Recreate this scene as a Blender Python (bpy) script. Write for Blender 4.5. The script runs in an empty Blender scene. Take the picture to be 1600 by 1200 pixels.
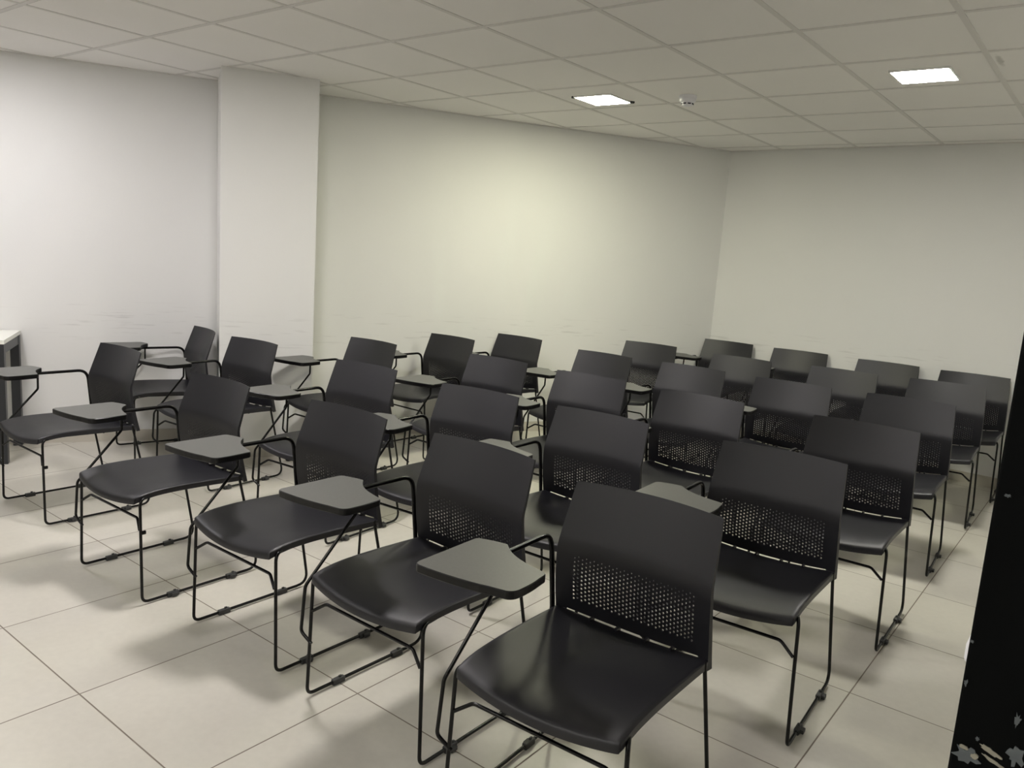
import bpy, bmesh, math, random
from mathutils import Vector, Matrix
random.seed(4)
S = bpy.context.scene
COL = S.collection

# ------------------------------------------------------------------ camera, world, exposure
H = 2.4192                      # ceiling height (m); the origin is a floor tile corner
CAMPOS = (4.17450909, -0.99524172, 1.43583621)
RX = Vector((0.78263975, 0.61876191, 0.06788762))      # camera right
RY = Vector((0.15421513, -0.08707775, -0.98419264))    # camera down
RZ = Vector((-0.60306942, 0.78073758, -0.16357295))    # camera forward
cam = bpy.data.cameras.new('camera')
cam.sensor_width = 36.0
cam.lens = 36.0 * 1233.0 / 1600.0
cam.clip_start = 0.02
camo = bpy.data.objects.new('camera', cam)
COL.objects.link(camo)
m = Matrix(((RX.x, -RY.x, -RZ.x, CAMPOS[0]), (RX.y, -RY.y, -RZ.y, CAMPOS[1]), (RX.z, -RY.z, -RZ.z, CAMPOS[2]), (0, 0, 0, 1)))
camo.matrix_world = m
S.camera = camo
S.view_settings.view_transform = 'Standard'
S.view_settings.look = 'None'
S.view_settings.gamma = 1.0
S.view_settings.exposure = 0.4
S.view_settings.use_curve_mapping = False
w = bpy.data.worlds.new('world')
S.world = w
w.use_nodes = True
w.node_tree.nodes['Background'].inputs[0].default_value = (0.5, 0.5, 0.5, 1)
w.node_tree.nodes['Background'].inputs[1].default_value = 0.05

# the room's own ceiling lights: x, y, colour, strength
LAMPS = [
    (1.372, 3.360, (1.00, 0.985, 0.74), 105.0, True, 'small square ceiling light left of the smoke detector, dark spring clips showing'),
    (3.205, 3.350, (1.00, 0.975, 0.90), 105.0, False, 'small square ceiling light right of the smoke detector, near the far wall'),
    (1.372, 0.930, (1.00, 0.945, 0.935), 125.0, False, 'square ceiling light at the top edge of the photo, above the left chairs'),
    (-0.55, 0.300, (0.98, 0.94, 0.97), 82.0, False, 'square ceiling light over the white table'),
    (1.372, -1.45, (1.00, 0.97, 0.93), 65.0, False, 'square ceiling light at the near end of the room, on the left'),
    (3.205, -1.45, (1.00, 0.97, 0.93), 65.0, False, 'square ceiling light at the near end of the room, by the door'),
]

# ------------------------------------------------------------------ materials
def new_mat(name):
    mt = bpy.data.materials.new(name)
    mt.use_nodes = True
    nt = mt.node_tree
    return mt, nt, nt.nodes['Principled BSDF']

def N(nt, typ, **kw):
    n = nt.nodes.new(typ)
    for k, v in kw.items():
        setattr(n, k, v)
    return n

def math_node(nt, op, a, b=None, c=None):
    n = nt.nodes.new('ShaderNodeMath'); n.operation = op
    for i, v in enumerate((a, b, c)):
        if v is None: continue
        if isinstance(v, (int, float)): n.inputs[i].default_value = v
        else: nt.links.new(v, n.inputs[i])
    return n.outputs[0]

def mix_col(nt, fac, a, b):
    n = nt.nodes.new('ShaderNodeMix'); n.data_type = 'RGBA'
    if isinstance(fac, (int, float)): n.inputs[0].default_value = fac
    else: nt.links.new(fac, n.inputs[0])
    for i, v in ((6, a), (7, b)):
        if isinstance(v, tuple): n.inputs[i].default_value = v + (1,) if len(v) == 3 else v
        else: nt.links.new(v, n.inputs[i])
    return n.outputs[2]

def simple(name, col, rough, spec=0.5, nscale=0, nvar=0.0, bump=0.0, bscale=300, metal=0.0, coat=0.0, rvar=0.0):
    mt, nt, b = new_mat(name)
    b.inputs['Base Color'].default_value = col + (1,)
    b.inputs['Roughness'].default_value = rough
    b.inputs['Specular IOR Level'].default_value = spec
    b.inputs['Metallic'].default_value = metal
    b.inputs['Coat Weight'].default_value = coat
    tc = N(nt, 'ShaderNodeTexCoord')
    if nscale:
        n = N(nt, 'ShaderNodeTexNoise'); n.inputs['Scale'].default_value = nscale; n.inputs['Detail'].default_value = 4
        nt.links.new(tc.outputs['Object'], n.inputs['Vector'])
        if nvar:
            c2 = tuple(min(1, c * (1 + nvar)) for c in col); c1 = tuple(c * (1 - nvar) for c in col)
            nt.links.new(mix_col(nt, n.outputs[0], c1, c2), b.inputs['Base Color'])
        if rvar:
            nt.links.new(math_node(nt, 'MULTIPLY_ADD', n.outputs[0], rvar, rough - rvar / 2), b.inputs['Roughness'])
    if bump:
        n2 = N(nt, 'ShaderNodeTexNoise'); n2.inputs['Scale'].default_value = bscale; n2.inputs['Detail'].default_value = 3
        nt.links.new(tc.outputs['Object'], n2.inputs['Vector'])
        bp = N(nt, 'ShaderNodeBump'); bp.inputs['Strength'].default_value = bump; bp.inputs['Distance'].default_value = 0.001
        nt.links.new(n2.outputs[0], bp.inputs['Height']); nt.links.new(bp.outputs[0], b.inputs['Normal'])
    return mt

M_WALL = simple('white_wall_paint', (0.80, 0.80, 0.78), 0.75, 0.3, nscale=3, nvar=0.012, bump=0.25, bscale=160)
M_SKIRT = simple('skirting_tile', (0.56, 0.53, 0.46), 0.4, 0.5, nscale=6, nvar=0.05)
M_CEIL = simple('ceiling_tile', (0.90, 0.885, 0.86), 0.9, 0.2, nscale=2.5, nvar=0.015, bump=0.4, bscale=260)
M_TBAR = simple('ceiling_grid_metal', (0.74, 0.725, 0.70), 0.6, 0.3)
M_SEAT = simple('black_plastic', (0.0105, 0.0105, 0.0140), 0.41, 0.55, nscale=9, nvar=0.06, bump=0.35, bscale=900, rvar=0.08)
M_TUBE = simple('black_powder_coated_steel', (0.003, 0.0028, 0.003), 0.25, 0.32)
M_CLIP = simple('dark_grey_clip_plastic', (0.035, 0.036, 0.036), 0.5, 0.5)
M_TABLET = simple('dark_grey_laminate', (0.090, 0.091, 0.085), 0.42, 0.6, nscale=120, nvar=0.15, bump=0.15, bscale=700)
M_EDGE = simple('black_edge_band', (0.003, 0.003, 0.0035), 0.35, 0.35)
M_WHITE = simple('white_laminate', (0.86, 0.86, 0.80), 0.35, 0.5, nscale=20, nvar=0.01)
M_DARKLEG = simple('dark_grey_steel', (0.022, 0.024, 0.028), 0.4, 0.5, nscale=30, nvar=0.1)
M_SCREW = simple('bright_screw_metal', (0.75, 0.75, 0.75), 0.3, 0.5, metal=1.0)
M_DET = simple('white_detector_plastic', (0.82, 0.82, 0.86), 0.4, 0.5)
M_DARK = simple('dark_vent_slot', (0.01, 0.01, 0.02), 0.6, 0.3)
M_LATCH = simple('white_latch_metal', (0.92, 0.92, 0.95), 0.3, 0.5)
M_LFRAME = simple('white_lamp_rim', (0.85, 0.85, 0.83), 0.4, 0.5)

def add_marks(mt, build):
    nt = mt.node_tree; b = nt.nodes['Principled BSDF']
    src = b.inputs['Base Color'].links[0].from_socket
    fac, col = build(nt)
    nt.links.new(mix_col(nt, fac, src, col), b.inputs['Base Color'])
def scuffs(nt):
    # faint rub marks where the chair backs touch the paint
    tc = N(nt, 'ShaderNodeTexCoord'); mp = N(nt, 'ShaderNodeMapping'); mp.inputs['Scale'].default_value = (2.5, 2.5, 38)
    nt.links.new(tc.outputs['Object'], mp.inputs[0])
    n = N(nt, 'ShaderNodeTexNoise'); n.inputs['Scale'].default_value = 1.6; n.inputs['Detail'].default_value = 5
    nt.links.new(mp.outputs[0], n.inputs['Vector'])
    a = N(nt, 'ShaderNodeMapRange'); a.inputs['From Min'].default_value = 0.60; a.inputs['From Max'].default_value = 0.68; nt.links.new(n.outputs[0], a.inputs['Value'])
    sx = N(nt, 'ShaderNodeSeparateXYZ'); nt.links.new(tc.outputs['Object'], sx.inputs[0])
    z = math_node(nt, 'ABSOLUTE', math_node(nt, 'SUBTRACT', sx.outputs[2], 0.80))
    q = N(nt, 'ShaderNodeMapRange'); q.inputs['From Min'].default_value = 0.05; q.inputs['From Max'].default_value = 0.16
    q.inputs['To Min'].default_value = 0.22; q.inputs['To Max'].default_value = 0.0; nt.links.new(z, q.inputs['Value'])
    return math_node(nt, 'MULTIPLY', a.outputs[0], q.outputs[0]), (0.35, 0.34, 0.32)
add_marks(M_WALL, scuffs)
def tile_smudge(nt):
    tc = N(nt, 'ShaderNodeTexCoord'); sx = N(nt, 'ShaderNodeSeparateXYZ'); nt.links.new(tc.outputs['Object'], sx.inputs[0])
    dx = math_node(nt, 'DIVIDE', math_node(nt, 'SUBTRACT', sx.outputs[0], SMX), 0.016)
    dy = math_node(nt, 'DIVIDE', math_node(nt, 'SUBTRACT', sx.outputs[1], SMY), 0.13)
    r = math_node(nt, 'ADD', math_node(nt, 'MULTIPLY', dx, dx), math_node(nt, 'MULTIPLY', dy, dy))
    n = N(nt, 'ShaderNodeTexNoise'); n.inputs['Scale'].default_value = 45; nt.links.new(tc.outputs['Object'], n.inputs['Vector'])
    v = math_node(nt, 'ADD', r, math_node(nt, 'MULTIPLY', n.outputs[0], 1.4))
    q = N(nt, 'ShaderNodeMapRange'); q.inputs['From Min'].default_value = 0.8; q.inputs['From Max'].default_value = 1.6
    q.inputs['To Min'].default_value = 0.5; q.inputs['To Max'].default_value = 0.0; nt.links.new(v, q.inputs['Value'])
    return q.outputs[0], (0.35, 0.34, 0.31)
SMX, SMY = 3.538, 3.20
add_marks(M_CEIL, tile_smudge)

def floor_material():
    mt, nt, b = new_mat('grey_beige_floor_tiles')
    tc = N(nt, 'ShaderNodeTexCoord')
    sx = N(nt, 'ShaderNodeSeparateXYZ'); nt.links.new(tc.outputs['Object'], sx.inputs[0])
    def line(o):
        f = math_node(nt, 'DIVIDE', o, 0.6)
        f = math_node(nt, 'ADD', f, 0.5)
        f = math_node(nt, 'FRACT', f)
        f = math_node(nt, 'SUBTRACT', f, 0.5)
        f = math_node(nt, 'ABSOLUTE', f)
        return math_node(nt, 'MULTIPLY', f, 0.6)         # metres from the joint
    dx, dy = line(sx.outputs[0]), line(sx.outputs[1])
    d = math_node(nt, 'MINIMUM', dx, dy)
    g = N(nt, 'ShaderNodeMapRange'); g.inputs['From Min'].default_value = 0.0014; g.inputs['From Max'].default_value = 0.0028
    g.inputs['To Min'].default_value = 1; g.inputs['To Max'].default_value = 0
    nt.links.new(d, g.inputs['Value'])
    # cell id for slight tile to tile change
    fx = math_node(nt, 'FLOOR', math_node(nt, 'DIVIDE', sx.outputs[0], 0.6))
    fy = math_node(nt, 'FLOOR', math_node(nt, 'DIVIDE', sx.outputs[1], 0.6))
    cv = N(nt, 'ShaderNodeCombineXYZ'); nt.links.new(fx, cv.inputs[0]); nt.links.new(fy, cv.inputs[1])
    wn = N(nt, 'ShaderNodeTexWhiteNoise'); nt.links.new(cv.outputs[0], wn.inputs['Vector'])
    n1 = N(nt, 'ShaderNodeTexNoise'); n1.inputs['Scale'].default_value = 2.6; n1.inputs['Detail'].default_value = 5; n1.inputs['Roughness'].default_value = 0.6
    off = N(nt, 'ShaderNodeVectorMath'); off.operation = 'MULTIPLY_ADD'
    nt.links.new(wn.outputs['Color'], off.inputs[0]); off.inputs[1].default_value = (9, 9, 0); nt.links.new(tc.outputs['Object'], off.inputs[2])
    nt.links.new(off.outputs[0], n1.inputs['Vector'])
    n2 = N(nt, 'ShaderNodeTexNoise'); n2.inputs['Scale'].default_value = 40; n2.inputs['Detail'].default_value = 4
    nt.links.new(tc.outputs['Object'], n2.inputs['Vector'])
    base = mix_col(nt, n1.outputs[0], (0.55, 0.527, 0.46), (0.68, 0.655, 0.585))
    fine = mix_col(nt, n2.outputs[0], (0.94, 0.94, 0.94), (1.05, 1.05, 1.05))
    mul = N(nt, 'ShaderNodeMix'); mul.data_type = 'RGBA'; mul.blend_type = 'MULTIPLY'; mul.inputs[0].default_value = 1
    nt.links.new(base, mul.inputs[6]); nt.links.new(fine, mul.inputs[7])
    val = math_node(nt, 'MULTIPLY_ADD', wn.outputs['Value'], 0.05, 0.975)
    hs = N(nt, 'ShaderNodeHueSaturation'); nt.links.new(mul.outputs[2], hs.inputs['Color']); nt.links.new(val, hs.inputs['Value'])
    col = mix_col(nt, g.outputs[0], hs.outputs[0], (0.20, 0.165, 0.13))
    nt.links.new(col, b.inputs['Base Color'])
    r = math_node(nt, 'MULTIPLY_ADD', n1.outputs[0], 0.16, 0.27)
    r = math_node(nt, 'ADD', r, math_node(nt, 'MULTIPLY', g.outputs[0], 0.3))
    nt.links.new(r, b.inputs['Roughness'])
    b.inputs['Specular IOR Level'].default_value = 0.45
    bp = N(nt, 'ShaderNodeBump'); bp.inputs['Strength'].default_value = 0.6; bp.inputs['Distance'].default_value = 0.002
    h = math_node(nt, 'SUBTRACT', math_node(nt, 'MULTIPLY', n2.outputs[0], 0.04), g.outputs[0])
    nt.links.new(h, bp.inputs['Height']); nt.links.new(bp.outputs[0], b.inputs['Normal'])
    return mt
M_FLOOR = floor_material()

def door_material():
    mt, nt, b = new_mat('chipped_black_door_paint')
    tc = N(nt, 'ShaderNodeTexCoord')
    n = N(nt, 'ShaderNodeTexNoise'); n.inputs['Scale'].default_value = 30; n.inputs['Detail'].default_value = 6
    nt.links.new(tc.outputs['Object'], n.inputs['Vector'])
    rp = N(nt, 'ShaderNodeMapRange'); rp.inputs['From Min'].default_value = 0.735; rp.inputs['From Max'].default_value = 0.75
    nt.links.new(n.outputs[0], rp.inputs['Value'])
    c = mix_col(nt, rp.outputs[0], (0.0022, 0.0026, 0.0027), (0.12, 0.14, 0.14))
    nt.links.new(c, b.inputs['Base Color'])
    b.inputs['Roughness'].default_value = 0.65
    b.inputs['Specular IOR Level'].default_value = 0.08
    return mt
M_DOOR = door_material()
M_CHIPG = simple('grey_primer_chip', (0.13, 0.145, 0.15), 0.7, 0.3, nscale=90, nvar=0.3)
M_CHIPW = simple('pale_filler_chip', (0.36, 0.34, 0.27), 0.7, 0.3, nscale=120, nvar=0.3)

def emit(name, col, st):
    mt = bpy.data.materials.new(name); mt.use_nodes = True
    nt = mt.node_tree; nt.nodes.clear()
    e = N(nt, 'ShaderNodeEmission'); e.inputs[0].default_value = col + (1,); e.inputs[1].default_value = st
    o = N(nt, 'ShaderNodeOutputMaterial'); nt.links.new(e.outputs[0], o.inputs[0])
    return mt

# ------------------------------------------------------------------ mesh helpers
def finish(name, bm, mat, parent=None, smooth=False, ang=40, link=True):
    bmesh.ops.recalc_face_normals(bm, faces=bm.faces[:])
    if smooth:
        for f in bm.faces: f.smooth = True
        for e in bm.edges:
            e.smooth = len(e.link_faces) == 2 and e.calc_face_angle(0) < math.radians(ang)
    me = bpy.data.meshes.new(name); bm.to_mesh(me); bm.free()
    me.materials.append(mat)
    o = bpy.data.objects.new(name, me)
    if link: COL.objects.link(o)
    if parent: o.parent = parent
    return o

def add_box(bm, lo, hi, mtx=None):
    vs = [bm.verts.new((x, y, z)) for x in (lo[0], hi[0]) for y in (lo[1], hi[1]) for z in (lo[2], hi[2])]
    for q in ((0, 1, 3, 2), (4, 6, 7, 5), (0, 4, 5, 1), (2, 3, 7, 6), (0, 2, 6, 4), (1, 5, 7, 3)):
        bm.faces.new([vs[i] for i in q])
    if mtx is not None:
        for v in vs: v.co = mtx @ v.co
    return vs

def add_bbox(bm, lo, hi, bev, mtx=None, seg=2):
    b2 = bmesh.new(); add_box(b2, lo, hi)
    bmesh.ops.bevel(b2, geom=b2.edges[:], offset=bev, segments=seg, affect='EDGES', profile=0.5)
    if mtx is not None:
        for v in b2.verts: v.co = mtx @ v.co
    mp = {v: bm.verts.new(v.co) for v in b2.verts}
    for f in b2.faces: bm.faces.new([mp[v] for v in f.verts])
    b2.free()

def add_prism(bm, pts, z0, z1):
    a = [bm.verts.new((x, y, z0)) for x, y in pts]; b = [bm.verts.new((x, y, z1)) for x, y in pts]
    bm.faces.new(a[::-1]); bm.faces.new(b)
    n = len(pts)
    for i in range(n): bm.faces.new((a[i], a[(i + 1) % n], b[(i + 1) % n], b[i]))

def fillet(pts, rads, seg=5):
    out = [Vector(pts[0])]
    for i in range(1, len(pts) - 1):
        p0, p, p1 = Vector(pts[i - 1]), Vector(pts[i]), Vector(pts[i + 1])
        a, b = (p0 - p), (p1 - p)
        r = rads[i] if isinstance(rads, (list, tuple)) else rads
        la, lb = a.length, b.length
        a.normalize(); b.normalize()
        th = a.angle(b)
        d = min(r / math.tan(th / 2), la * 0.49, lb * 0.49)
        A, B = p + a * d, p + b * d
        for k in range(seg + 1):
            t = k / seg
            out.append((1 - t) ** 2 * A + 2 * t * (1 - t) * p + t * t * B)
    out.append(Vector(pts[-1]))
    return out

def add_tube(bm, pts, r, n=10):
    rings = []
    t = (pts[1] - pts[0]).normalized()
    up = Vector((1, 0, 0)) if abs(t.x) < 0.9 else Vector((0, 1, 0))
    nrm = t.cross(up).normalized()
    for i, p in enumerate(pts):
        if i == 0: t = (pts[1] - p)
        elif i == len(pts) - 1: t = (p - pts[i - 1])
        else: t = (pts[i + 1] - pts[i - 1])
        t.normalize()
        nrm = (nrm - t * nrm.dot(t)).normalized()
        bn = t.cross(nrm)
        rings.append([bm.verts.new(p + (nrm * math.cos(2 * math.pi * k / n) + bn * math.sin(2 * math.pi * k / n)) * r) for k in range(n)])
    for a, b in zip(rings, rings[1:]):
        for k in range(n): bm.faces.new((a[k], a[(k + 1) % n], b[(k + 1) % n], b[k]))
    bm.faces.new(rings[0][::-1]); bm.faces.new(rings[-1])

def interp(tab, x):
    if x <= tab[0][0]: return tab[0][1]
    for (x0, y0), (x1, y1) in zip(tab, tab[1:]):
        if x <= x1:
            return y0 + (y1 - y0) * (x - x0) / (x1 - x0)
    return tab[-1][1]

def sinterp(tab, x):
    # Catmull-Rom through a table
    n = len(tab)
    if x <= tab[0][0]: return tab[0][1]
    if x >= tab[-1][0]: return tab[-1][1]
    for i in range(n - 1):
        if x <= tab[i + 1][0]: break
    x0, y0 = tab[i]; x1, y1 = tab[i + 1]
    m0 = (y1 - tab[i - 1][1]) / (x1 - tab[i - 1][0]) if i > 0 else (y1 - y0) / (x1 - x0)
    m1 = (tab[i + 2][1] - y0) / (tab[i + 2][0] - x0) if i + 2 < n else (y1 - y0) / (x1 - x0)
    h = x1 - x0; t = (x - x0) / h
    return (2*t**3 - 3*t*t + 1) * y0 + (t**3 - 2*t*t + t) * h * m0 + (-2*t**3 + 3*t*t) * y1 + (t**3 - t*t) * h * m1

def smooth01(t):
    t = max(0.0, min(1.0, t)); return t * t * (3 - 2 * t)

def tag(o, label=None, cat=None, group=None, kind=None):
    if label: o['label'] = label
    if cat: o['category'] = cat
    if group: o['group'] = group
    if kind: o['kind'] = kind
    return o

def empty(name, loc, rz=0):
    o = bpy.data.objects.new(name, None); COL.objects.link(o)
    o.empty_display_size = 0.1
    o.location = loc; o.rotation_euler = (0, 0, rz)
    return o

# ------------------------------------------------------------------ the room
WD = Vector((0.4886, 0.8725))           # along the long left wall
WN = Vector((0.8725, -0.4886))          # its normal, into the room
F0 = Vector((1.255, 5.625))
W0 = Vector((-1.3755, 0.985))
WD = (F0 - W0).normalized(); WN = Vector((WD.y, -WD.x))
FD = Vector((0.9992, -0.0400))          # along the far wall
# corner of the two walls
def isect(p, d, q, e):
    den = d.x * e.y - d.y * e.x
    t = ((q.x - p.x) * e.y - (q.y - p.y) * e.x) / den
    return p + d * t
CN = isect(W0, WD, F0, FD)
XR, YN = 4.95, -3.2
CL = isect(W0, WD, Vector((0, YN)), Vector((1, 0)))
CR = isect(F0, FD, Vector((XR, 0)), Vector((0, 1)))
POLY = [CL, Vector((XR, YN)), CR, CN]   # counter-clockwise

bm = bmesh.new(); add_prism(bm, [(p.x, p.y) for p in POLY], -0.1, 0.0)
tag(finish('floor', bm, M_FLOOR), 'grey beige square floor tiles with dark joints', kind='structure')

bm = bmesh.new(); add_prism(bm, [(p.x, p.y) for p in POLY], H + 0.0015, H + 0.08)
ceil = tag(finish('ceiling', bm, M_CEIL), 'suspended ceiling of square off-white tiles', kind='structure')

def wall(name, a, b, label):
    d = (b - a).normalized(); n = Vector((d.y, -d.x))      # outward for a counter-clockwise room
    bm = bmesh.new()
    a2, b2 = a - d * 0.12, b + d * 0.12
    add_prism(bm, [(q.x, q.y) for q in (a, b, b + n * 0.12, a + n * 0.12)], -0.1, H + 0.08)
    return tag(finish(name, bm, M_WALL), label, kind='structure')

def skirting(name, a, b, label):
    d = (b - a).normalized(); n = Vector((d.y, -d.x))
    bm = bmesh.new()
    add_prism(bm, [(q.x, q.y) for q in (a, b, b - n * 0.009, a - n * 0.009)][::-1], 0.0, 0.078)
    return tag(finish(name, bm, M_SKIRT), label, kind='structure')

wall('wall_near', POLY[0], POLY[1], 'white wall behind the camera')
wall('wall_right', POLY[1], POLY[2], 'white wall on the right')
wall('wall_far', POLY[2], POLY[3], 'white far wall behind the back row of chairs')
wall('wall_left', POLY[3], POLY[0], 'long white wall behind the pillar')
skirting('baseboard_right', POLY[1], POLY[2], 'tile skirting along the right wall')
skirting('baseboard_far', POLY[2], POLY[3], 'grey beige tile skirting along the far wall')
skirting('baseboard_left', POLY[3], POLY[0], 'grey beige tile skirting along the long wall')

# pillar standing out of the long wall
PA, PB = Vector((-0.322, 1.777)), Vector((-0.031, 2.277))
da = (PA - W0).dot(WN) + 0.0; db = (PB - W0).dot(WN)
PA2, PB2 = PA - WN * da, PB - WN * db
bm = bmesh.new(); add_prism(bm, [(q.x, q.y) for q in (PA, PB, PB2, PA2)], 0.0, H + 0.004)
tag(finish('wall_pillar', bm, M_WALL), 'white square pillar standing out of the long wall', kind='structure')
bm = bmesh.new()
e = 0.009
add_prism(bm, [(q.x, q.y) for q in (PA + WN * e - WD * e, PB + WN * e + WD * e, PB + WD * e - WN * 0.47, PB - WN * 0.47, PB, PA, PA - WN * 0.47, PA - WD * e - WN * 0.47)], 0.0, 0.078)
tag(finish('baseboard_pillar', bm, M_SKIRT), 'tile skirting round the pillar', kind='structure')

# ceiling grid bars, clipped to the room
def clip_line(axis, val):
    hits = []
    for i in range(4):
        a, b = POLY[i], POLY[(i + 1) % 4]
        va, vb = (a.x, b.x) if axis == 0 else (a.y, b.y)
        if (va - val) * (vb - val) < 0:
            t = (val - va) / (vb - va)
            p = a + (b - a) * t
            hits.append(p.y if axis == 0 else p.x)
    return (min(hits), max(hits)) if len(hits) == 2 else None
GX, GY = -1.2961, 1.2137
bm = bmesh.new()
for k in range(-6, 14):
    x = GX + 0.6 * k
    c = clip_line(0, x)
    if c and c[1] - c[0] > 0.1: add_box(bm, (x - 0.012, c[0], H - 0.001), (x + 0.012, c[1], H + 0.008))
gaps = []
for k in range(-8, 10):
    y = GY + 0.6 * k
    c = clip_line(1, y)
    if c and c[1] - c[0] > 0.1: add_box(bm, (c[0], y - 0.012, H - 0.0012), (c[1], y + 0.012, H + 0.008)); gaps.append((c, y))
tag(finish('trim_1', bm, M_TBAR), 'pale metal grid bars between the ceiling tiles', kind='structure')
bm = bmesh.new()  # dark strips give the bars a painted shadow line along one side
for c, y in gaps: add_box(bm, (c[0] + .01, y + 0.0125, H + 0.0008), (c[1] - .01, y + 0.0160, H + 0.006))
tag(finish('trim_3', bm, simple('painted_gap_shade', (0.10, 0.095, 0.085), 0.9, 0.1)), 'dark strips painted as shadow gaps beside the ceiling grid bars', kind='structure')
# edge angle where ceiling meets walls
bm = bmesh.new()
for i in (1, 2, 3):
    a, b = POLY[i], POLY[(i + 1) % 4]
    d = (b - a).normalized(); n = Vector((d.y, -d.x))
    add_prism(bm, [(q.x, q.y) for q in (a, b, b - n * 0.018, a - n * 0.018)][::-1], H - 0.004, H + 0.006)
tag(finish('trim_2', bm, M_TBAR), 'pale metal edge angle round the ceiling', kind='structure')

# ------------------------------------------------------------------ ceiling lights
def lamp(x, y, col, st, clips, label):
    r = empty('ceiling_light', (x, y, H), 0)
    tag(r, label, 'ceiling light', 'square ceiling lights')
    s = 0.125
    bm = bmesh.new(); add_box(bm, (-s, -s, -0.0085), (s, s, -0.004))
    finish('diffuser', bm, emit('lamp_diffuser', col, st), r)
    bm = bmesh.new()
    for (a, b, c, d) in ((-s - .009, -s - .009, s + .009, -s), (-s - .009, s, s + .009, s + .009), (-s - .009, -s, -s, s), (s, -s, s + .009, s)):
        add_box(bm, (a, b, -0.008), (c, d, 0.004))
    finish('rim', bm, M_LFRAME, r)
    if clips:
        for sx, sy in ((-1, -1), (1, 1)):
            bm = bmesh.new()
            add_bbox(bm, (-0.014, -0.010, -0.010), (0.016, 0.010, 0.003), 0.003, Matrix.Translation((sx * (s + .012), sy * (s - .002), 0)) @ Matrix.Rotation(math.radians(45), 4, 'Z'))
            tag(finish('spring_clip', bm, M_CLIP, r), 'dark spring clip')
    return r
for L in LAMPS: lamp(*L)

# smoke detector
r = empty('smoke_detector', (1.913, 3.44, H)); tag(r, 'round white smoke detector on a ceiling tile', 'smoke detector')
def lathe(bm, prof, n=32):
    rings = []
    for rad, z in prof:
        rings.append([bm.verts.new((rad * math.cos(2 * math.pi * k / n), rad * math.sin(2 * math.pi * k / n), z)) for k in range(n)])
    for a, b in zip(rings, rings[1:]):
        for k in range(n): bm.faces.new((a[k], a[(k + 1) % n], b[(k + 1) % n], b[k]))
    bm.faces.new(rings[0]); bm.faces.new(rings[-1][::-1])
bm = bmesh.new(); lathe(bm, [(0.050, 0.006), (0.052, -0.004), (0.052, -0.014), (0.048, -0.018)]); finish('base', bm, M_DET, r, True)
bm = bmesh.new(); lathe(bm, [(0.047, -0.017), (0.049, -0.022), (0.047, -0.032), (0.036, -0.040), (0.034, -0.052), (0.028, -0.056)]); hd = finish('head', bm, M_DET, r, True)
for k in range(8):
    bm = bmesh.new()
    a0 = 2 * math.pi * k / 8
    add_bbox(bm, (0.0335, -0.010, -0.050), (0.0362, 0.010, -0.043), 0.001, Matrix.Rotation(a0, 4, 'Z'))
    tag(finish('vent_slot', bm, M_DARK, hd), 'dark vent slot')

# ------------------------------------------------------------------ chair
# local frame: the sitter looks towards -y, the origin lies on the floor between the front feet
SZ = [(-0.03, .426), (0.0, .435), (.05, .443), (.15, .446), (.30, .442), (.45, .435)]
def seat_pt(u, v):
    hw = 0.229 + 0.006 * v
    k = 1 - u * u
    yf, yr = -0.014 - 0.022 * k, 0.446 + 0.036 * k
    y = yf + (yr - yf) * v
    ys = -0.03 + 0.47 * v
    z = sinterp(SZ, ys) - (0.018 + 0.006 * math.sin(math.pi * min(1, v * 1.1)) + 0.010 * v * v * v) * k
    return Vector((u * hw, y, z))

def build_seat():
    bm = bmesh.new()
    us = [-1, -.985, -.965, -.93] + [-.86 + i * 1.72 / 14 for i in range(15)] + [.93, .965, .985, 1]
    vs = [0, .012, .03, .06] + [.11 + i * .80 / 12 for i in range(13)] + [.96, 1.0]
    def edge_drop(u, v):
        du = (1 - abs(u)) * 0.23; dv = v * 0.47
        d = min(du, dv)
        t = max(0, 1 - d / 0.010)
        return 0.005 * t * t
    top, bot = {}, {}
    for i, u in enumerate(us):
        for j, v in enumerate(vs):
            p = seat_pt(u, v)
            top[i, j] = bm.verts.new(p - Vector((0, 0, edge_drop(u, v))))
            # corners rounded in plan by pulling the outer ring in
            edge = i in (0, len(us) - 1) or j == 0
            bot[i, j] = bm.verts.new(p - Vector((0, 0, 0.0245 if edge else 0.014)))
    # round the two front corners in plan
    for d in (top, bot):
        for sgn, i0 in ((-1, 0), (1, len(us) - 1)):
            for j in range(3):
                vtx = d[i0, j]; vtx.co.x -= sgn * (0.006, 0.0025, 0.0006)[j]
            d[i0, 0].co.y += 0.004
            ii = i0 + (1 if i0 == 0 else -1); d[ii, 0].co.y += 0.0015
    nu, nv = len(us), len(vs)
    for i in range(nu - 1):
        for j in range(nv - 1):
            bm.faces.new((top[i, j], top[i + 1, j], top[i + 1, j + 1], top[i, j + 1]))
            bm.faces.new((bot[i, j], bot[i, j + 1], bot[i + 1, j + 1], bot[i + 1, j]))
    for i in range(nu - 1):
        bm.faces.new((top[i, 0], bot[i, 0], bot[i + 1, 0], top[i + 1, 0]))
        bm.faces.new((top[i, nv - 1], top[i + 1, nv - 1], bot[i + 1, nv - 1], bot[i, nv - 1]))
    for j in range(nv - 1):
        bm.faces.new((top[0, j], top[0, j + 1], bot[0, j + 1], bot[0, j]))
        bm.faces.new((top[nu - 1, j], bot[nu - 1, j], bot[nu - 1, j + 1], top[nu - 1, j + 1]))
    return bm

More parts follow.
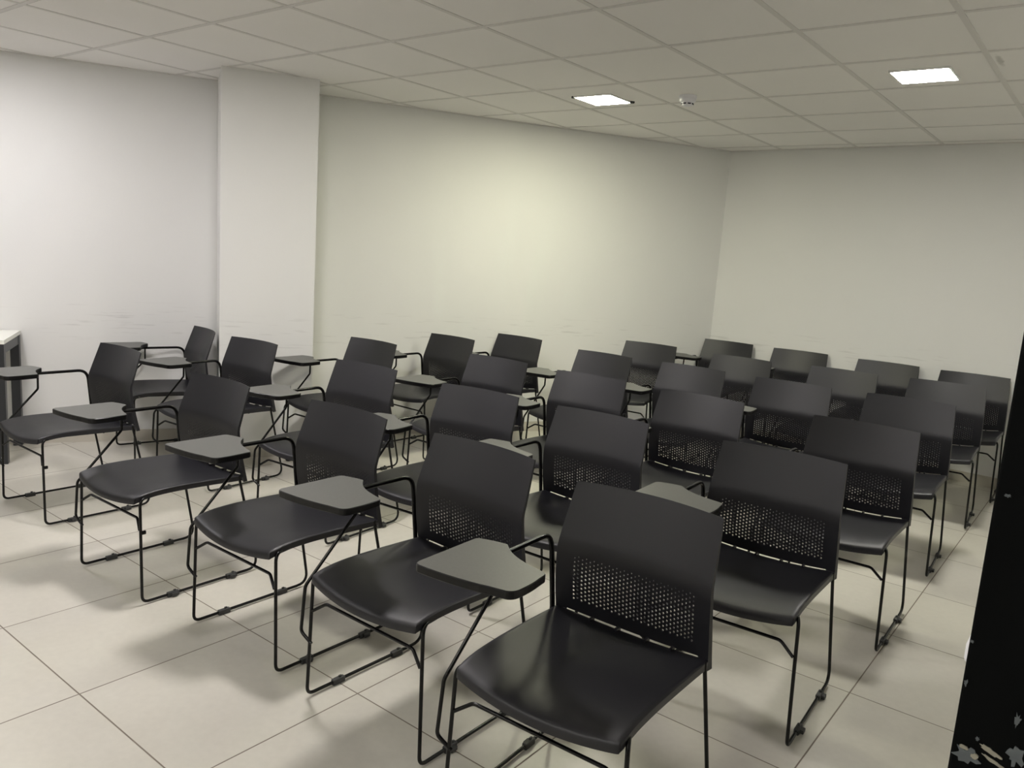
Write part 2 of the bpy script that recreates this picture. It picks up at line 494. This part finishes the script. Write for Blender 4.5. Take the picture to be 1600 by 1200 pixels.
BY = [(.40, .452), (.46, .440), (.52, .430), (.58, .4240), (.63, .4225), (.665, .4335), (.70, .446), (.76, .4675), (.82, .489)]
BW = [(.40, .2345), (.50, .2345), (.60, .232), (.70, .2265), (.82, .2175)]
NC, NR = 33, 11
UL = 0.80                                # the holes lie between u = -UL and UL
def back_z(u, s):
    k = 1 - u * u
    ear = smooth01((abs(u) - 0.865) / 0.02)
    zb = (0.4390 - 0.028 * k) * (1 - ear) + 0.402 * ear
    p1 = 0.470 - 0.022 * k; p2 = 0.613 - 0.014 * k; zt = 0.805
    return interp([(0, zb), (.2, p1), (.6, p2), (1, zt)], s)
def back_pt(u, s, side=0):
    def P(u, s):
        zz = back_z(u, s); k = 1 - u * u
        zs = zz
        return Vector((u * interp(BW, zz), sinterp(BY, zs) + 0.038 * k, zz))
    p = P(u, s)
    if side:
        e = 1e-3
        du = P(u + e, s) - P(u - e, s); ds = P(u, min(1, s + e)) - P(u, max(0, s - e))
        n = du.cross(ds).normalized()            # points to -y ... or +y
        if n.y < 0: n = -n
        th = 0.0042 + 0.012 * (1 - s) ** 0.8 * smooth01((abs(u) - 0.93) / 0.035)
        p = p + n * th
    return p

def build_back():
    bm = bmesh.new(); cache = {}
    def V(u, s, side):
        key = (round(u, 5), round(s, 5), side)
        if key not in cache: cache[key] = bm.verts.new(back_pt(u, s, side))
        return cache[key]
    def quad(u0, u1, s0, s1):
        bm.faces.new((V(u0, s0, 0), V(u1, s0, 0), V(u1, s1, 0), V(u0, s1, 0)))
        bm.faces.new((V(u0, s0, 1), V(u0, s1, 1), V(u1, s1, 1), V(u1, s0, 1)))
    cw = 2 * UL / NC
    ub = [-UL + cw * 0.5 * i for i in range(2 * NC + 1)]
    side_u = [UL, .83, .86, .87, .885, .91, .935, .955, .97, .985, 1.0]
    ch = 0.4 / (NR + 0.5)
    sb_mid = [0.2 + ch * 0.5 * i for i in range(2 * NR + 2)]
    sb_mid[-1] = 0.6
    low = [0, .05, .1, .15, .2]; high = [.6, .63, .66, .69, .72, .76, .8, .84, .88, .92, .96, .99, 1.0]
    s_all = low[:-1] + sb_mid + high[1:]
    for i in range(len(ub) - 1):
        for tab in (low, high):
            for s0, s1 in zip(tab, tab[1:]): quad(ub[i], ub[i + 1], s0, s1)
    for a, b in zip(side_u, side_u[1:]):
        for s0, s1 in zip(s_all, s_all[1:]):
            quad(a, b, s0, s1); quad(-b, -a, s0, s1)
    # perforated field, alternate columns shifted half a pitch
    for c in range(NC):
        u0, um, u1 = ub[2 * c], ub[2 * c + 1], ub[2 * c + 2]
        odd = c % 2
        fi = 0 if odd else 2 * NR
        quad(u0, um, sb_mid[fi], sb_mid[fi + 1]); quad(um, u1, sb_mid[fi], sb_mid[fi + 1])
        for r_ in range(NR):
            j = 2 * r_ + odd
            s0, sm, s1 = sb_mid[j], sb_mid[j + 1], sb_mid[j + 2]
            ring = [(u0, s0), (um, s0), (u1, s0), (u1, sm), (u1, s1), (um, s1), (u0, s1), (u0, sm)]
            rad = 0.285 - 0.125 * smooth01((sm - 0.42) / 0.18)
            hole = []
            for k in range(8):
                a = math.radians(225 + 45 * k)
                hole.append((um + math.cos(a) * rad * cw, sm + math.sin(a) * rad * ch))
            hv = [[bm.verts.new(back_pt(hu, hs, sd)) for hu, hs in hole] for sd in (0, 1)]
            for k in range(8):
                k2 = (k + 1) % 8
                for sd in (0, 1):
                    bm.faces.new((V(*ring[k], sd), V(*ring[k2], sd), hv[sd][k2], hv[sd][k]))
                bm.faces.new((hv[0][k], hv[0][k2], hv[1][k2], hv[1][k]))
    # outline
    U = [-x for x in side_u[::-1]] + ub[1:-1] + side_u
    for a, b in zip(U, U[1:]):
        for s in (0, 1): bm.faces.new((V(a, s, 0), V(b, s, 0), V(b, s, 1), V(a, s, 1)))
    for a, b in zip(s_all, s_all[1:]):
        for u in (-1.0, 1.0): bm.faces.new((V(u, a, 0), V(u, b, 0), V(u, b, 1), V(u, a, 1)))
    # four little tabs that join the back to the seat
    for x in (-0.125, -0.045, 0.045, 0.125):
        u = x / 0.2345; p = back_pt(u, 0)
        add_box(bm, (x - 0.0035, p.y - 0.022, p.z - 0.012), (x + 0.0035, p.y + 0.004, p.z + 0.004))
    return bm

def tablet_outline():
    P = []
    def arc(c, r, a0, a1, n=5):
        for k in range(n + 1):
            a = math.radians(a0 + (a1 - a0) * k / n); P.append((c[0] + r * math.cos(a), c[1] + r * math.sin(a)))
    def bez(p0, p1, p2, p3, n=8):
        for k in range(1, n):
            t = k / n
            P.append(tuple((1-t)**3*a + 3*t*(1-t)**2*b + 3*t*t*(1-t)*c_ + t**3*d for a, b, c_, d in zip(p0, p1, p2, p3)))
    arc((-.316, -.053), .018, 180, 265)
    bez((-.318, -.071), (-.25, -.072), (-.15, -.062), (-.095, -.040))
    arc((-.086, -.014), .028, -70, -5)
    bez((-.058, -.016), (-.054, .03), (-.058, .06), (-.064, .092), 5)
    arc((-.080, .096), .017, -5, 75)
    bez((-.076, .1125), (-.135, .125), (-.19, .135), (-.240, .190))
    arc((-.252, .183), .014, 30, 110)
    bez((-.257, .196), (-.285, .192), (-.30, .188), (-.316, .182), 4)
    arc((-.318, .165), .016, 95, 180)
    return P

def build_chair():
    root = empty('tablet_arm_chair', (0, 0, 0))
    finish('seat', build_seat(), M_SEAT, root, True, 50)
    finish('backrest', build_back(), M_SEAT, root, True, 35)
    for s in (-1, 1):
        pts = [(s * .232, .430, .432), (s * .2525, .515, .011), (s * .2525, 0, .011), (s * .2385, .002, .4185), (s * .200, .09, .419), (s * .200, .40, .411)]
        bm = bmesh.new(); add_tube(bm, fillet(pts, [0, .045, .028, .028, .02, 0], 6), .0056, 10)
        fr = finish('side_frame', bm, M_TUBE, root, True, 50)
        for y in (.125, .385):
            bm = bmesh.new()
            add_bbox(bm, (s * .2525 - .0085, y - .024, 0), (s * .2525 + .0085, y + .024, .020), .003)
            add_bbox(bm, (s * .2525 + s * .006 - .004, y - .012, .004), (s * .2525 + s * .006 + .010 * s + (.004 if s > 0 else -.004) * 0 + .004, y + .012, .017), .0015)
            add_bbox(bm, (s * .2525 - .003, y + .002, .016), (s * .2525 + .003, y + .012, .026), .001)
            finish('floor_clip', bm, M_CLIP, fr)
    bm = bmesh.new()
    pts = [(-.2365, 0, .300), (-.19, .016, .333), (.19, .016, .333), (.2365, 0, .300)]
    add_tube(bm, fillet(pts, .03), .0052, 8)
    finish('stretcher', bm, M_TUBE, root, True, 50)
    bm = bmesh.new()
    add_tube(bm, [Vector((-.205, .30, .412)), Vector((.205, .30, .412))], .0052, 8)
    finish('seat_rail', bm, M_TUBE, root, True, 50)
    # arm and writing tablet on the sitter's right
    bm = bmesh.new()
    add_tube(bm, fillet([(-.218, .30, .408), (-.244, .445, .408), (-.257, .428, .652), (-.257, .02, .652)], [0, .02, .055, 0], 7), .0078, 12)
    finish('armrest', bm, M_TUBE, root, True, 50)
    bm = bmesh.new()
    add_tube(bm, fillet([(-.257, .180, .650), (-.259, .180, .570), (-.275, .000, .370), (-.283, -.006, .218), (-.238, .001, .190)], [0, .02, .03, .022, 0], 6), .0054, 10)
    finish('tablet_support', bm, M_TUBE, root, True, 50)
    out = tablet_outline()
    bm = bmesh.new()
    cx = sum(p[0] for p in out) / len(out); cy = sum(p[1] for p in out) / len(out)
    ins = [(cx + (x - cx) * 0.985, cy + (y - cy) * 0.985) for x, y in out]
    add_prism(bm, ins, .6805, .6825)
    tb = finish('writing_tablet', bm, M_TABLET, root); tb['label'] = 'dark grey laminate writing tablet'
    bm = bmesh.new()
    a = [bm.verts.new((x, y, .661)) for x, y in ins]; b = [bm.verts.new((x, y, .6635)) for x, y in out]
    c = [bm.verts.new((x, y, .680)) for x, y in out]; d = [bm.verts.new((x, y, .682)) for x, y in ins]
    n = len(out)
    for p, q in ((a, b), (b, c), (c, d)):
        for i in range(n): bm.faces.new((p[i], p[(i + 1) % n], q[(i + 1) % n], q[i]))
    bm.faces.new(a[::-1]); bm.faces.new(d)
    tag(finish('edge_band', bm, M_EDGE, tb), 'black edge band under the tablet')
    bm = bmesh.new()
    add_bbox(bm, (-.277, .10, .655), (-.237, .165, .663), .002)
    add_bbox(bm, (-.268, .125, .641), (-.246, .158, .657), .003)
    finish('hinge_block', bm, M_TUBE, root)
    return root

proto = build_chair()

def copy_tree(o, parent=None):
    c = o.copy(); COL.objects.link(c)
    if parent: c.parent = parent
    for ch in kids[o.name]: copy_tree(ch, c)
    return c
kids = {}
def walk(o):
    kids[o.name] = list(o.children)
    for ch in o.children: walk(ch)
walk(proto)

CH = [  # x, y of the front feet, turn in degrees, label
    (3.235, .392, 2.2, 'black perforated tablet-arm chair nearest the camera, right end of the front row'),
    (2.558, .470, -.5, 'black tablet-arm chair in the front row, directly left of the nearest one'),
    (1.874, .482, 0, 'black tablet-arm chair, third from the right in the front row'),
    (1.100, .423, .5, 'black tablet-arm chair, second from the left in the front row, seat side-on to the camera'),
    (.022, .505, 0, 'black tablet-arm chair at the left end of the front row, beside the white table'),
    (3.298, 1.288, 3, 'black perforated chair directly behind the nearest chair, right end of the second row'),
    (2.527, 1.282, 1, 'black tablet-arm chair, second from the right in the second row'),
    (1.905, 1.262, 4, 'black tablet-arm chair, third from the right in the second row'),
    (1.085, 1.30, 4, 'black tablet-arm chair, third from the left in the second row'),
    (.034, 1.325, 3.5, 'black tablet-arm chair standing in front of the white pillar'),
    (-.705, 1.362, -14, 'black tablet-arm chair by the long wall, left of the pillar, turned to the left'),
    (3.341, 2.163, 1.5, 'black perforated chair at the right end of the third row'),
    (2.573, 2.141, 1, 'black perforated tablet-arm chair, second from the right in the third row'),
    (1.917, 2.164, 2, 'black tablet-arm chair in the middle of the third row'),
    (1.228, 2.195, 1, 'black tablet-arm chair, second from the left in the third row'),
    (.283, 2.040, .5, 'black tablet-arm chair just right of the pillar, left end of the third row'),
    (3.324, 3.183, 3, 'black perforated chair at the right end of the fourth row'),
    (2.697, 3.128, 2, 'black perforated tablet-arm chair, second from the right in the fourth row'),
    (2.030, 3.146, -1, 'black tablet-arm chair in the middle of the fourth row'),
    (1.382, 3.120, -2, 'black tablet-arm chair, second from the left in the fourth row'),
    (.290, 2.784, -1.6, 'black tablet-arm chair by the long wall, second one right of the pillar'),
    (3.336, 4.210, 3.5, 'black perforated chair at the right end of the fifth row, beside the dark door edge'),
    (2.682, 4.118, -1, 'black chair, second from the right in the fifth row'),
    (2.017, 4.010, 1, 'black perforated tablet-arm chair in the middle of the fifth row'),
    (1.250, 4.096, 3, 'black perforated tablet-arm chair in the fifth row, left of the room corner'),
    (.478, 3.340, -2, 'black tablet-arm chair by the long wall, third one right of the pillar'),
    (3.366, 5.000, 2, 'black chair in the last row against the far wall, rightmost of it'),
    (2.753, 5.028, -1, 'black chair in the last row against the far wall, second from the right'),
    (2.091, 5.055, 1, 'black chair in the last row against the far wall, third from the right'),
    (1.455, 5.075, 0, 'black tablet-arm chair in the last row, standing nearest the corner of the two walls'),
]
CHAIRS = []
for i, (x, y, a, lab) in enumerate(CH):
    o = proto if i == 0 else copy_tree(proto)
    o.location = (x, y, 0); o.rotation_euler = (0, 0, math.radians(a))
    CHAIRS.append(o)
    tag(o, lab, 'chair', 'black chairs with writing tablets set out in rows')

for i in (3, 4):                          # a small welded hook shows on two of the front legs
    bm = bmesh.new()
    add_bbox(bm, (.2385, .001, .281), (.2475, .022, .296), .003, None)
    tag(finish('stop_bracket', bm, M_TUBE, CHAIRS[i]), 'small hook behind the front leg')

# ------------------------------------------------------------------ table at the left edge
T0 = Vector((-0.905, 0.768))
E1 = -WN; E2 = -WD                        # E1 to the wall, E2 along it, away from the pillar
depth = (T0 - W0).dot(WN) - 0.012
tb = empty('table', (T0.x, T0.y, 0), math.atan2(E2.y, E2.x))
# local x runs along the wall to the left, local y is to the camera's right or left of it
tag(tb, 'white-topped table with black square legs against the long wall, at the left edge', 'table')
sgn = 1 if (Matrix.Rotation(-math.atan2(E2.y, E2.x), 2) @ E1).y > 0 else -1
def ly(a, b):
    a, b = sgn * a, sgn * b
    return (min(a, b), max(a, b))
LT = 1.2
bm = bmesh.new(); y0, y1 = ly(0, depth); add_bbox(bm, (0, y0, .716), (LT, y1, .741), .0015); finish('tabletop', bm, M_WHITE, tb)
for lx in (0.003, LT - .053):
    for lyy in (0.003, depth - .053):
        a, b = ly(lyy, lyy + .05)
        bm = bmesh.new(); add_bbox(bm, (lx, a, 0), (lx + .05, b, .716), .002); lg = finish('leg', bm, M_DARKLEG, tb)
        if lx < .1 and lyy < .1:
            for zz in (.685, .04):
                bm = bmesh.new(); yy = sgn * -0.001
                lathe(bm, [(.0035, -.001), (.0035, .001), (.002, .002)], 12)
                for v in bm.verts: v.co = Matrix.Translation((lx + .03, 0.003 * sgn, zz)) @ Matrix.Rotation(math.radians(90 * sgn), 4, 'X') @ v.co
                tag(finish('screw', bm, M_SCREW, lg), 'bright screw head')
bm = bmesh.new()
a, b = ly(.053, depth - .053)
add_box(bm, (.006, a, .658), (.046, b, .715)); add_box(bm, (LT - .046, a, .658), (LT - .006, b, .715))
for q in (.006, depth - .046):
    a, b = ly(q, q + .04); add_box(bm, (.053, a, .658), (LT - .053, b, .715))
finish('apron', bm, M_DARKLEG, tb)

# ------------------------------------------------------------------ black door leaf standing open beside the camera
DX, DY = 4.125, -0.395
dr = empty('door_1', (DX, DY, 0), 0); tag(dr, 'black door leaf with chipped paint, standing open at the right edge', kind='structure')
bm = bmesh.new(); add_bbox(bm, (0, -.045, .006), (XR - DX - .004, 0, 2.08), .0015); finish('door_leaf', bm, M_DOOR, dr)
def blob(cx, cz, rx, rz, seed, mat, name, y=-.0455, wob=.45, n=18, rot=0):
    rnd = random.Random(seed); bm = bmesh.new(); a_, b_ = [], []
    for k in range(n):
        t = 2 * math.pi * k / n; q = 1 + rnd.uniform(-wob, wob)
        px, pz = rx * q * math.cos(t), rz * q * math.sin(t)
        px, pz = px * math.cos(rot) - pz * math.sin(rot), px * math.sin(rot) + pz * math.cos(rot)
        a_.append(bm.verts.new((cx + px, y - .0004, cz + pz))); b_.append(bm.verts.new((cx + px, y + .0008, cz + pz)))
    bm.faces.new(a_); bm.faces.new(b_[::-1])
    for k in range(n): bm.faces.new((a_[k], a_[(k + 1) % n], b_[(k + 1) % n], b_[k]))
    return tag(finish(name, bm, mat, dr), 'chip in the black paint')
blob(.0095, 1.139, .0065, .0052, 3, M_CHIPG, 'paint_chip')
blob(.0070, 1.1435, .0026, .0012, 4, M_CHIPW, 'paint_chip', y=-.0462, wob=.2)
blob(.0135, 1.1400, .0020, .0018, 5, M_CHIPW, 'paint_chip', y=-.0462, wob=.2)
blob(.0215, 1.1470, .0060, .0016, 6, M_CHIPW, 'paint_chip', rot=-.35, wob=.3)
blob(.0240, 1.1410, .0080, .0011, 7, M_CHIPW, 'paint_chip', rot=-.35, wob=.3)
blob(.0135, 1.1520, .0012, .0012, 9, M_CHIPG, 'paint_chip')
blob(.0320, 1.1730, .0016, .0042, 8, M_CHIPG, 'paint_chip')
blob(.0340, 1.1500, .0040, .0060, 11, M_CHIPG, 'paint_chip')
blob(.0015, 1.2140, .0008, .0010, 12, M_CHIPG, 'paint_chip')
blob(.0020, 1.1860, .0010, .0022, 13, M_CHIPG, 'paint_chip')
blob(.0065, 1.3110, .0016, .0010, 14, M_CHIPG, 'paint_chip')
bm = bmesh.new(); add_bbox(bm, (-.0022, -.040, 1.196), (.012, -.020, 1.211), .0028, None, 3)
tag(finish('latch', bm, M_LATCH, dr, True), 'small white latch bolt')
